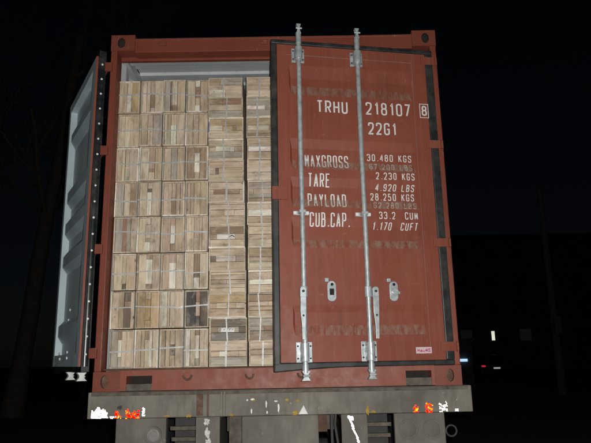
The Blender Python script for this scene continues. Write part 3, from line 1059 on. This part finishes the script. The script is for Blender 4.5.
def one(c): return [(1, c)]
ST = {
 (0, 0): dict(cols=[(0.3, one(GREY)), (0.16, [(0.28, GREY), (0.48, WHITE), (0.24, BROWN)]), (0.2, one(PALE)), (0.28, one(SAND))], t='with a white block'),
 (1, 0): dict(cols=[(0.2, one(SAND)), (0.16, one(TAN)), (0.2, [(0.75, PALE), (0.25, BROWN)]), (0.14, one(WHITE)), (0.2, one(PALE))], t='with pale white planks'),
 (2, 0): dict(cols=[(0.16, one(BROWN)), (0.18, one(TAN)), (0.2, [(0.3, TAN), (0.3, DARK), (0.4, SAND)]), (0.3, one(SAND))], t='with a dark block'),
 (3, 0): dict(cols=[(0.2, one(WHITE)), (0.22, one(PALE)), (0.2, [(0.2, GREY), (0.65, WHITE), (0.15, BROWN)]), (0.34, one(SAND))], t='of whitish planks'),
 (0, 1): dict(cols=[(0.3, one(SAND)), (0.24, one(TAN)), (0.3, [(0.55, DARK), (0.2, BROWN), (0.25, DARK)]), (0.12, one(SAND))], t='with one dark brown plank'),
 (1, 1): dict(cols=[(0.36, one(YEL)), (0.24, [(0.2, YEL), (0.6, (0.42, 0.28, 0.12)), (0.2, PALE)]), (0.34, one(YEL))], t='of yellow brown planks'),
 (2, 1): dict(cols=[(0.3, one(WHITE)), (0.1, one(PALE)), (0.24, one(SAND)), (0.34, one(SAND))], t='with a white left plank', clip=0.07),
 (3, 1): dict(cols=[(0.42, one(CHAR)), (0.2, [(0.3, CHAR), (0.4, PINK), (0.3, RED)]), (0.36, one(CHAR))], t='of blackened planks'),
 (0, 2): dict(cols=[(0.4, one(SAND)), (0.18, [(0.16, DARK), (0.84, SAND)]), (0.4, one(TAN))]),
 (1, 2): dict(cols=[(0.36, one(PALE)), (0.3, [(0.14, BROWN), (0.72, WHITE), (0.14, BROWN)]), (0.32, one(SAND))]),
 (2, 2): dict(cols=[(0.32, one(PINK)), (0.32, [(0.75, WHITE), (0.25, PINK)]), (0.32, one(SAND))]),
 (3, 2): dict(cols=[(0.36, one(SAND)), (0.26, [(0.3, WHITE), (0.12, DARK), (0.58, BROWN)]), (0.34, one(PALE))]),
 (2, 3): dict(cols=[(0.36, one(PINK)), (0.22, [(0.22, BROWN), (0.55, WHITE), (0.23, PINK)]), (0.36, one(TAN))]),
 (0, 3): dict(cols=[(0.34, one(GREY)), (0.2, one(RED)), (0.2, one(GREY)), (0.24, one(SAND))]),
 (0, 4): dict(cols=[(0.36, one(GREY)), (0.3, one(SAND)), (0.3, one(BROWN))]),
 (1, 4): dict(cols=[(0.36, one(SAND)), (0.22, [(0.7, WHITE), (0.12, DARK), (0.18, SAND)]), (0.36, one(SAND))]),
 (3, 5): dict(cols=[(0.36, one(BROWN)), (0.26, [(0.2, TAN), (0.62, WHITE), (0.18, BROWN)]), (0.34, one(BROWN))]),
 (2, 5): dict(cols=[(0.36, one(SAND)), (0.3, one(GREY)), (0.34, one(TAN))]),
 (1, 6): dict(cols=[(0.3, one(TAN)), (0.26, [(0.6, PALE), (0.4, PINK)]), (0.4, one(GREY))]),
 (3, 7): dict(cols=[(0.4, one(SAND)), (0.24, [(0.18, WHITE), (0.25, TAN), (0.25, RED), (0.12, BROWN), (0.2, WHITE)]), (0.34, one(TAN))], t='with a red brown block'),
 (0, 7): dict(cols=[(0.4, one(TAN)), (0.24, [(0.6, WHITE), (0.4, PALE)]), (0.36, one(YEL))], t='with a long white block'),
 (2, 7): dict(cols=[(0.3, one(GREY)), (0.1, one(DARK)), (0.26, [(0.2, BROWN), (0.8, PALE)]), (0.34, one(TAN))]),
 # sideways crates: columns run from the top plank down, segments from the right end to the left one
 (4, 0): dict(cols=[(0.34, one(SAND)), (0.26, [(0.25, SAND), (0.2, WHITE), (0.1, TAN), (0.25, PINK), (0.2, SAND)]), (0.36, one(GREY))], t='with pinkish blocks'),
 (4, 1): dict(cols=[(0.34, one((0.2, 0.17, 0.14))), (0.26, [(0.2, BROWN), (0.6, GREY), (0.2, DARK)]), (0.36, one((0.24, 0.21, 0.18)))], label=True, t='with a torn white paper label'),
 (4, 2): dict(cols=[(0.34, one(YEL)), (0.26, [(0.2, TAN), (0.3, PALE), (0.25, TAN), (0.25, PALE)]), (0.36, one(TAN))], t='of yellowish planks'),
 (4, 4): dict(cols=[(0.32, one(SAND)), (0.26, [(0.18, DARK), (0.57, WHITE), (0.25, GREY)]), (0.36, one(TAN))], t='with white and dark blocks'),
 (4, 5): dict(cols=[(0.38, one((0.27, 0.19, 0.125))), (0.26, [(0.2, BROWN), (0.54, WHITE), (0.26, TAN)]), (0.36, one(SAND))], mark=True, t='with a black mark on its white block'),
 (4, 7): dict(cols=[(0.34, one(SAND)), (0.22, [(0.1, SAND), (0.34, RED), (0.1, TAN), (0.34, BROWN), (0.1, SAND)]), (0.4, one(SAND))], t='with a reddish plank'),
 (4, 8): dict(cols=[(0.3, one(PINK)), (0.34, [(0.18, PINK), (0.09, DARK), (0.73, TAN)]), (0.32, one(TAN))], t='with a small dark block'),
 (4, 9): dict(cols=[(0.3, one(SAND)), (0.24, [(0.2, SAND), (0.42, WHITE), (0.14, WHITE), (0.24, BROWN)]), (0.36, one(GREY))], t='with a white plank'),
 (4, 10): dict(cols=[(0.34, one(YEL)), (0.26, [(0.4, PALE), (0.3, YEL), (0.12, BROWN), (0.18, YEL)]), (0.36, one(SAND))], blue=True, t='with a blue streak at its left edge'),
 (4, 11): dict(cols=[(0.34, [(0.4, BROWN), (0.6, RED)]), (0.3, one(SAND)), (0.36, one(GREY))], t='with dark brown top planks'),
 (4, 12): dict(cols=[(0.3, [(0.35, BROWN), (0.65, GREY)]), (0.22, [(0.4, TAN), (0.6, SAND)]), (0.36, [(0.5, WHITE), (0.5, PALE)])], t='of mixed planks'),
 (5, 1): dict(cols=[(0.34, one(GREY)), (0.2, [(0.4, GREY), (0.35, RED), (0.25, WHITE)]), (0.4, one((0.3, 0.24, 0.18)))], t='with a reddish block'),
 (5, 3): dict(cols=[(0.34, one(SAND)), (0.26, [(0.72, WHITE), (0.28, SAND)]), (0.36, one(SAND))], t='with a white block'),
 (5, 6): dict(cols=[(0.3, one(SAND)), (0.32, [(0.7, WHITE), (0.3, TAN)]), (0.36, one(TAN))], t='with a white plank'),
 (5, 9): dict(cols=[(0.34, one(TAN)), (0.26, [(0.8, WHITE), (0.2, BROWN)]), (0.36, one(TAN))], t='with a white middle plank'),
 (5, 8): dict(cols=[(0.34, one(SAND)), (0.26, [(0.78, PALE), (0.22, DARK)]), (0.36, one(PALE))], t='with a dark corner block'),
 (5, 11): dict(cols=[(0.4, one(GREY)), (0.22, [(0.55, WHITE), (0.12, GREY), (0.33, SAND)]), (0.36, one(GREY))], t='with a white split plank'),
 (5, 12): dict(cols=[(0.34, one(SAND)), (0.26, [(0.7, TAN), (0.1, RED), (0.2, TAN)]), (0.36, one(PALE))], t='with a small red block'),
}
ORD = ['bottom', 'second from bottom', 'third from bottom', 'fourth from bottom', 'fifth from bottom', 'sixth from bottom', 'seventh from bottom',
       'eighth from bottom', 'ninth from bottom', 'tenth from bottom', 'eleventh from bottom', 'twelfth from bottom', 'topmost']
COLN = ['first column from left post', 'second column from left post', 'third column from left post',
        'fourth column from left post', 'full sideways column', 'column half behind red door']
FLOOR = DZ + 0.1465
for c in range(4):
    for r in range(8):
        x = -1.070 + c * 0.1695 - 0.004 * r + rng.uniform(-0.0025, 0.0025) + (0.002 if c else 0)
        z = FLOOR + CHT / 2 + r * (CHT + 0.0077) + rng.uniform(0, 0.003)
        if c == 0 and r:
            z -= 0.003 * min(r, 5) / 5
        sty = ST.get((c, r), {})
        o = ORD[r] if r < 7 else 'topmost'
        lab = 'upright crate %s, %s, %s' % (sty.get('t', 'of tan planks'), o, COLN[c])
        y = 0.10 + rng.uniform(-0.008, 0.016)
        zz = FLOOR + CHT / 2 + 0.0002 if r == 0 else z
        crate('wooden_crate', (x, y, zz), False, sty, rng.uniform(-0.012, 0.012) + (0.012 if r % 2 else -0.006), lab, rng.uniform(-0.004, 0.004) if r else 0)
for c in (4, 5):
    for r in range(13):
        x = (-0.340 if c == 4 else -0.069) - (0.0026 * r if c == 4 else 0.0012 * r) + rng.uniform(-0.003, 0.003)
        z = FLOOR + CWD / 2 + r * (CWD + 0.0008) + 0.0002
        sty = ST.get((c, r), {})
        lab = 'sideways crate %s, %s, %s' % (sty.get('t', 'of tan planks'), ORD[r], COLN[c])
        y = 0.10 + rng.uniform(-0.008, 0.016)
        crate('wooden_crate', (x, y, z), True, sty, rng.uniform(-0.02, 0.02) - (0.0 if c == 4 else 0.035), lab, 0)

# ------------------------------------------------------------------ trailer under the container
tl = empty('semi_trailer', (0, 1.0, 0))
tag(tl, 'grey weathered trailer chassis with worn reflective strips, carrying the red container', 'trailer')
def TB(mb, *a, **k):        # boxes given in world y, stored relative to the trailer
    x0, x1, y0, y1, z0, z1 = a
    return mb.box(x0, x1, y0 - 1, y1 - 1, z0, z1, **k)

bm_ = MB()
TB(bm_, -1.240, 1.272, -0.02, 0.13, DZ - 0.168, DZ - 0.001)
bm_.build('rear_beam', M['bumper'], tl, 0.006)
lp = MB()
TB(lp, -1.215, 1.245, -0.032, -0.0205, DZ - 0.026, DZ - 0.004)
lp.build('deck_lip', M['chassis'], tl, 0.003)
def plate(x0, x1, name, y0=-0.012, th=0.05, z1=DZ - 0.1695, z0=DZ - 0.50, m='bumper_low'):
    p = MB()
    TB(p, x0, x1, y0, y0 + th, z0, z1)
    return p.build(name, M[m], tl, 0.004)
plate(-1.052, -0.726, 'lamp_plate')
plate(-0.235, 0.262, 'number_plate_panel')
plate(0.756, 1.084, 'lamp_plate')
for x0, x1 in ((-0.535, -0.378), (0.411, 0.581)):
    rl = MB()
    TB(rl, x0, x1, -0.008, 0.012, DZ - 0.52, DZ - 0.1695)
    xm = (x0 + x1) / 2
    TB(rl, xm - 0.008, xm + 0.008, 0.0125, 6.3, DZ - 0.49, DZ - 0.20)
    TB(rl, x0, x1, 0.0125, 6.3, DZ - 0.199, DZ - 0.1705)
    TB(rl, x0, x1, 0.0125, 6.3, DZ - 0.52, DZ - 0.491)
    rl.build('frame_rail', M['bumper_low'], tl, 0.004)
# strips, brackets and rust on the beam over the left rail
br = MB()
TB(br, -0.530, -0.487, -0.027, -0.0205, DZ - 0.160, DZ - 0.012)
br.build('beam_bracket', M['rust'], tl, 0.002)
for x in (-0.462, -0.372, -0.352):
    br = MB()
    TB(br, x, x + 0.012, -0.034, -0.0205, DZ - 0.166, DZ - 0.01)
    br.build('beam_bracket', M['rust'] if x < -0.4 else M['bumper'], tl, 0.002)
for zz in (0.35, 0.75, 1.3, 2.1, 3.0, 4.2, 5.4):
    cm = MB()
    TB(cm, -1.2, -0.54, zz, zz + 0.07, DZ - 0.17, DZ - 0.003)
    TB(cm, -0.37, 0.40, zz, zz + 0.07, DZ - 0.30, DZ - 0.12)
    TB(cm, 0.59, 1.2, zz, zz + 0.07, DZ - 0.17, DZ - 0.003)
    cm.build('cross_member', M['chassis'], tl, 0.004)
for x0, x1 in ((-0.722, -0.54), (0.586, 0.752)):     # tread boards seen through the gaps
    for k in range(3):
        tb = MB()
        TB(tb, x0, x1, 0.10 + k * 0.05, 0.13 + k * 0.05, DZ - 0.26 - k * 0.075, DZ - 0.235 - k * 0.075)
        tb.build('step_bar', M['chassis'], tl, 0.003)
    tb = MB()
    TB(tb, x0, x1, 0.28, 0.31, DZ - 0.50, DZ - 0.172)
    tb.build('splash_guard', M['dark'], tl)
hs = MB()
hs.tube([(0.352, -0.95, DZ - 0.14), (0.352, -0.95, DZ - 0.55)], 0.009, 8)
hs.tube([(0.385, -0.93, DZ - 0.14), (0.375, -0.93, DZ - 0.24), (0.392, -0.91, DZ - 0.36), (0.36, -0.9, DZ - 0.5)], 0.008, 8)
hs.build('air_hose', M['concrete'], tl, smooth=True)
bk = MB()
TB(bk, -0.335, -0.24, 0.16, 0.175, DZ - 0.42, DZ - 0.171)
bk.build('gusset', M['chassis'], tl)
bk = MB()
TB(bk, 0.262, 0.33, 0.22, 0.235, DZ - 0.30, DZ - 0.171)
bk.build('gusset', M['rust'], tl)
# lamps: flat round lenses painted over with dirt
def lamp(x, z, r, m='lamp_glass', y=-1.0125, d=0.012):
    l = MB()
    l.tube([(x, y + 0.001, z), (x, y - d, z)], [r, r], 28, 0)
    l.tube([(x, y - d * 0.7, z), (x, y - d - 0.004, z)], [r * 0.86, r * 0.70], 28, 1)
    return l.build('tail_lamp', [M['bumper_low'], M[m]], tl, 0.002, smooth=True)
lamp(-0.808, DZ - 0.275, 0.056)
lamp(0.845, DZ - 0.268, 0.062, 'bumper_low', d=0.006)
lamp(1.00, DZ - 0.272, 0.062, 'bumper_low', d=0.006)
rl_ = MB()
pts = [(1.125 + 0.034 * math.cos(a), -1.0, DZ - 0.285 + 0.034 * math.sin(a)) for a in [2 * math.pi * k / 20 for k in range(21)]]
rl_.tube(pts, 0.006, 8)
rl_.box(1.084, 1.094, -1.01, -0.98, DZ - 0.30, DZ - 0.27)
rl_.build('lamp_ring', M['dark'], tl)

# prismatic reflectors: arrays of tiny mirrored cube corners that send the flash back
def prisms(cx, cz, inside, mat, half=0.1, a=0.0042, y=-1.0225, name='reflector'):
    e1, e2, e3 = Vector((1, 0, 0)), Vector((0, 1, 0)), Vector((0, 0, 1))
    ax = Vector((1, 1, 1)).normalized()
    q = ax.rotation_difference(Vector((0, -1, 0)))
    spin = Matrix.Rotation(0.3, 3, 'Y')
    K = int(half / a * 1.4)
    mb = MB()
    for i in range(-K, K + 1):
        for j in range(-K, K + 1):
            k = -i - j
            V = Vector((i, j, k)) * a
            c = spin @ (q @ V)
            if abs(c.x) > half or abs(c.z) > half or not inside(c.x, c.z):
                continue
            for p, r_ in ((e1, e2), (e2, e3), (e3, e1)):
                vs = [spin @ (q @ (V + p * (a * u) + r_ * (a * v))) for u, v in ((0, 0), (1, 0), (1, 1), (0, 1))]
                mb.add([(v.x + cx, v.y + y, v.z + cz) for v in vs], [(0, 1, 2, 3)])
    return mb.build(name, M[mat], tl)

def ragged(x0, x1, z0, z1, seed, keep=0.8, rough=0.012):
    rr = random.Random(seed)
    ph = [rr.uniform(0, 6.28) for _ in range(8)]
    def f(x, z):
        if not (x0 < x < x1 and z0 < z < z1):
            return False
        t = z1 - rough * (1.2 + math.sin(x * 60 + ph[0]) + 0.7 * math.sin(x * 150 + ph[1]))
        if z > t: return False
        v = math.sin(x * 210 + ph[2] + 2 * math.sin(z * 160 + ph[3])) + math.sin(z * 260 + ph[4] + x * 70)
        return v < (keep * 4 - 2)
    return f
BZ = DZ - 0.168
prisms(-1.125, BZ + 0.034, ragged(-0.088, 0.020, -0.030, 0.040, 1, 0.97), 'retro_white', 0.12)
prisms(-1.06, BZ + 0.012, ragged(-0.03, 0.03, -0.010, 0.008, 9, 0.9, 0.002), 'retro_white', 0.12)
prisms(-1.037, BZ + 0.024, ragged(-0.022, 0.02, -0.024, 0.022, 2, 0.72), 'retro_red', 0.12)
prisms(-0.945, BZ + 0.03, ragged(-0.044, 0.046, -0.030, 0.032, 3, 0.58), 'retro_red', 0.12)
prisms(-0.872, BZ + 0.045, ragged(-0.010, 0.008, -0.032, 0.030, 4, 0.8, 0.004), 'retro_white', 0.12)
prisms(0.895, BZ + 0.026, ragged(-0.016, 0.020, -0.024, 0.022, 5, 0.62), 'retro_red', 0.12)
prisms(0.985, BZ + 0.034, ragged(-0.022, 0.026, -0.032, 0.034, 6, 0.54), 'retro_red', 0.12)
prisms(1.075, BZ + 0.04, ragged(-0.024, 0.030, -0.036, 0.034, 7, 0.56), 'retro_white', 0.12)
prisms(1.165, BZ + 0.012, ragged(-0.010, 0.010, -0.006, 0.010, 8, 0.9, 0.001), 'retro_white', 0.12)
prisms(0.480, DZ - 0.29, lambda x, z: abs(x - 0.02 + (z + 0.0) * 0.38 + 0.002 * math.sin(z * 90)) < 0.0065 and -0.10 < z < 0.11, 'retro_white', 0.14, y=-1.0105)
prisms(0.478, DZ - 0.195, lambda x, z: abs(x) < 0.012 and abs(z) < 0.012, 'retro_white', 0.05, y=-1.0105)
# scraped white paint on the left rail end and scuffs on the beam
def splat(x, z, rx, rz, seed, mat='white', y=-1.0085, name='paint_patch'):
    rr = random.Random(seed)
    o = []
    for k in range(18):
        a = 2 * math.pi * k / 18
        f = rr.uniform(0.55, 1.1)
        o.append((x + rx * f * math.cos(a), z + rz * f * math.sin(a)))
    p = MB()
    p.prism(o, y - 0.0012, y + 0.0)
    return p.build(name, M[mat], tl)
M['scuffed'] = flat('scuffed_pale_paint', (0.50, 0.50, 0.47), 0.6, var=0.45, sc=60)
splat(-0.464, DZ - 0.200, 0.022, 0.026, 1, 'scuffed')
splat(-0.460, DZ - 0.268, 0.018, 0.036, 2, 'scuffed')
splat(-0.452, DZ - 0.330, 0.024, 0.036, 3, 'scuffed')
tri = MB()
tri.prism([(0.135, BZ + 0.006), (0.195, BZ + 0.006), (0.168, BZ + 0.06)], -1.0222, -1.0204)
tri.build('paint_patch', M['white'], tl)
for k, (x, z, rx, rz) in enumerate(((0.005, 0.045, 0.007, 0.032), (-0.075, 0.07, 0.007, 0.026), (-0.012, 0.09, 0.014, 0.005), (-0.20, 0.10, 0.006, 0.008), (-0.165, 0.105, 0.014, 0.007), (-0.172, 0.03, 0.006, 0.018), (-0.07, 0.022, 0.006, 0.010))):
    splat(x, BZ + z, rx, rz, 20 + k, y=-1.0204)
M['yellow'] = flat('worn_yellow_paint', (0.36, 0.22, 0.035), 0.8, var=0.4, sc=50)
for k, (x, z, rx, rz) in enumerate(((-0.58, 0.008, 0.022, 0.010), (-0.16, 0.10, 0.02, 0.008), (0.06, 0.095, 0.012, 0.012), (0.115, 0.012, 0.022, 0.016),
                                    (0.13, 0.09, 0.013, 0.008), (0.585, 0.02, 0.012, 0.035), (0.62, 0.012, 0.02, 0.009), (-0.30, 0.009, 0.016, 0.008), (-0.72, 0.01, 0.02, 0.007))):
    splat(x, BZ + z, rx, rz, 50 + k, 'yellow', y=-1.0203)
splat(-1.028, BZ + 0.068, 0.018, 0.016, 80, 'dark', y=-1.0202, name='bolt_hole_spot')  # dark spot standing in for a round bolt hole
# axles and wheels
for ya_ in (1.35, 2.65):
    ax_ = MB()
    ax_.tube([(-0.95, ya_ - 1, 0.50), (0.95, ya_ - 1, 0.50)], 0.065, 12)
    TB(ax_, -0.50, -0.41, ya_ - 0.4, ya_ + 0.4, 0.56, 0.68)
    TB(ax_, 0.45, 0.54, ya_ - 0.4, ya_ + 0.4, 0.56, 0.68)
    ax_.build('axle', M['dark'], tl)
    for sx in (-1, 1):
        for x in (0.70, 1.03):
            wh = empty('wheel', (sx * x, ya_ - 1, 0.5), (0, 0, 0), tl)
            t_ = MB()
            prof = [(-0.12, 0.30), (-0.135, 0.36), (-0.13, 0.44), (-0.10, 0.49), (0, 0.5), (0.10, 0.49), (0.13, 0.44), (0.135, 0.36), (0.12, 0.30)]
            nn = 36
            vs = [(px, r_ * math.cos(2 * math.pi * k / nn), r_ * math.sin(2 * math.pi * k / nn)) for px, r_ in prof for k in range(nn)]
            fs = [(i * nn + k, i * nn + (k + 1) % nn, (i + 1) * nn + (k + 1) % nn, (i + 1) * nn + k) for i in range(len(prof) - 1) for k in range(nn)]
            t_.add(vs, fs)
            t_.build('tyre', M['tyre'], wh, smooth=True)
            rm = MB()
            rm.tube([(-0.11, 0, 0), (0.0, 0, 0), (0.11, 0, 0)], [0.298, 0.2, 0.298], 30)
            rm.tube([(-0.13, 0, 0), (0.13, 0, 0)], 0.11, 20)
            rm.build('rim', M['chassis'], wh, smooth=True)
for sx in (-1, 1):
    lg = MB()
    TB(lg, sx * 0.62 - 0.06, sx * 0.62 + 0.06, 5.0, 5.12, 0.03, DZ - 0.171)
    TB(lg, sx * 0.62 - 0.13, sx * 0.62 + 0.13, 4.94, 5.18, 0.0, 0.029)
    lg.build('landing_leg', M['chassis'], tl)

# ------------------------------------------------------------------ dark surroundings
def branch(mb, p, d, L, r, depth, rr):
    pts, rads = [p], [r]
    q = p.copy()
    n = 5
    for k in range(n):
        d = (d + Vector((rr.uniform(-.16, .16), rr.uniform(-.16, .16), rr.uniform(-.06, .12)))).normalized()
        q = q + d * (L / n)
        pts.append(q.copy())
        rads.append(max(0.006, r * (1 - 0.65 * (k + 1) / n)))
    mb.tube(pts, rads, 7 if depth > 1 else 5, cap=False)
    if depth <= 0:
        return
    for k in range(rr.choice([3, 4, 4])):
        i = rr.randint(2, n)
        ang = rr.uniform(0, 6.28)
        side = Vector((math.cos(ang), math.sin(ang), rr.uniform(-0.1, 0.9)))
        branch(mb, pts[i], (d * 0.7 + side).normalized(), L * rr.uniform(0.5, 0.75), rads[i] * 0.75, depth - 1, rr)

def tree(x, y, h, r, lean, seed, label):
    rr = random.Random(seed)
    e = empty('bare_tree', (x, y, 0))
    tag(e, label, 'tree', 'bare trees in the dark')
    t = MB()
    pts, rads = [], []
    for k in range(9):
        f = k / 8
        pts.append(Vector((lean[0] * f * h + rr.uniform(-.05, .05), lean[1] * f * h + rr.uniform(-.05, .05), -0.1 + f * h)))
        rads.append(r * (1.25 if k == 0 else 1) * (1 - 0.5 * f))
    t.tube(pts, rads, 12)
    t.build('trunk', M['bark'], e, smooth=True)
    c = MB()
    for k in range(9):
        i = rr.randint(4, 8)
        ang = rr.uniform(0, 6.28)
        branch(c, pts[i], Vector((math.cos(ang), math.sin(ang), rr.uniform(0.2, 1.0))).normalized(), rr.uniform(2.2, 3.8), rads[i] * 0.5, 3, rr)
    c.build('crown', M['bark'], e, smooth=True)
tree(-7.6, 13.0, 11.5, 0.27, (0.10, 0), 3, 'bare tree with a leaning trunk left of the open container door')
tree(-6.9, 17.0, 13.0, 0.22, (0.03, 0), 5, 'slimmer bare tree directly beside the open container door')
tree(-11.0, 16.5, 12.5, 0.25, (0.05, 0), 8, 'bare tree at the far left edge, its crown cut by the frame')

po = empty('utility_pole', (9.6, 18.0, 0))
tag(po, 'dim concrete pole in the dark to the right of the container', 'pole')
m_ = MB()
m_.tube([(0, 0, -0.1), (0, 0, 7.5)], [0.15, 0.10], 14)
m_.build('shaft', M['concrete'], po, smooth=True)
m_ = MB()
m_.tube([(0, 0, 7.5), (-0.1, -0.1, 7.8), (-0.9, -0.4, 8.0)], 0.035, 8)
m_.build('lamp_arm', M['concrete'], po, smooth=True)
m_ = MB()
m_.box(-0.12, 0.12, -0.30, -0.15, 2.1, 2.7)
m_.build('meter_box', M['concrete'], po)

# parked car behind the container, seen from the back
car = empty('parked_car', (12.6, 34.5, 0), (0, 0, R(4)))
tag(car, 'dark parked car with a pale number plate and one glowing red tail lamp', 'car')
cb = MB()
prof = [(0, 0.32), (-0.02, 0.62), (0.05, 0.92), (0.35, 0.97), (0.75, 1.40), (2.2, 1.44), (3.0, 1.0), (4.1, 0.85), (4.25, 0.55), (4.2, 0.28)]
cb.prism_x(prof, -0.85, 0.85)
cb.build('body', M['car_paint'], car, 0.06)
gl = MB()
gl.add([(-0.65, 0.36, 1.01), (0.65, 0.36, 1.01), (0.6, 0.70, 1.36), (-0.6, 0.70, 1.36)], [(0, 1, 2, 3)])
gl.v = [(a, b - 0.02, c + 0.012) for a, b, c in gl.v]
gl.build('rear_window', M['glass'], car)
M['tail_on'] = emit('lit_red_tail_lamp', (0.9, 0.03, 0.05), 0.55)
M['tail_off'] = flat('unlit_red_lens', (0.12, 0.01, 0.01), 0.3)
for sx, mt in ((-1, 'tail_on'), (1, 'tail_off')):
    l = MB()
    l.box(sx * 0.56, sx * 0.82, -0.045, 0.0, 0.70, 0.80)
    l.build('tail_lamp', M[mt], car, 0.015)
M['plate_glow'] = emit('glowing_number_plate', (0.85, 0.9, 0.86), 0.3)  # the plate itself emits, in place of light falling on it
npl = MB()
npl.box(-0.06, 0.36, -0.06, -0.03, 0.57, 0.67)
npl.build('number_plate', M['plate_glow'], car, 0.004)
for sx in (-1, 1):
    for y in (0.75, 3.4):
        wl = MB()
        wl.tube([(sx * 0.66, y, 0.31), (sx * 0.88, y, 0.31)], 0.31, 20)
        wl.build('wheel', M['tyre'], car)

# low kiosk with a cold white tube lamp, mostly hidden by the container
ki = empty('kiosk', (10.2, 29.0, 0))
tag(ki, 'low dark kiosk with a cold white tube lamp, behind the container corner', 'kiosk')
k_ = MB()
k_.box(-2.4, -0.45, 0.2, 2.6, 0, 2.2)
k_.build('wall', M['facade'], ki)
k_ = MB()
k_.box(-2.6, -0.35, -0.1, 2.8, 2.2, 2.32)
k_.build('roof', M['rust'], ki)
M['tube'] = emit('cold_tube_lamp', (0.42, 0.66, 1.0), 1.15)
k_ = MB()
k_.box(-2.3, -0.75, 0.10, 0.19, 1.10, 1.24)
k_.build('tube_lamp', M['tube'], ki, 0.02)

# block of flats far behind with one lit window
bl = empty('apartment_building', (26, 66, 0))
tag(bl, 'unlit block of flats far behind with one bright narrow window', 'building')
b_ = MB()
b_.box(-12, 22, 0, 12, 0, 15)
b_.build('wall', M['facade'], bl)
b_ = MB()
b_.box(-12.4, 22.4, -0.4, 12.4, 15, 15.4)
b_.build('roof', M['concrete'], bl)
M['win_on'] = emit('lit_window_pane', (0.9, 0.95, 0.75), 0.8)
M['win_dim'] = emit('dimly_lit_window_pane', (0.8, 0.85, 0.8), 0.003)
for fl_ in range(4):
    for k in range(9):
        x = -9.5 + 3.4 * k
        z = 2.9 + 3.2 * fl_
        fm = MB()
        fm.box(x - 0.75, x + 0.75, -0.06, -0.001, z, z + 1.5)
        wn = fm.build('window', M['concrete'], bl)
        lit = (fl_ == 0 and k == 2)
        pa = MB()
        if lit:
            pa.box(x - 0.52, x - 0.16, -0.08, -0.061, z + 0.18, z + 1.22)
            pa.build('lit_pane', M['win_on'], wn)
            pa = MB()
            pa.box(x - 0.06, x + 0.65, -0.08, -0.061, z + 0.1, z + 1.4)
        else:
            pa.box(x - 0.65, x + 0.65, -0.08, -0.061, z + 0.1, z + 1.4)
        pa.build('pane', M['win_dim'] if (fl_ == 0 and k in (1, 3)) else M['glass'], wn)
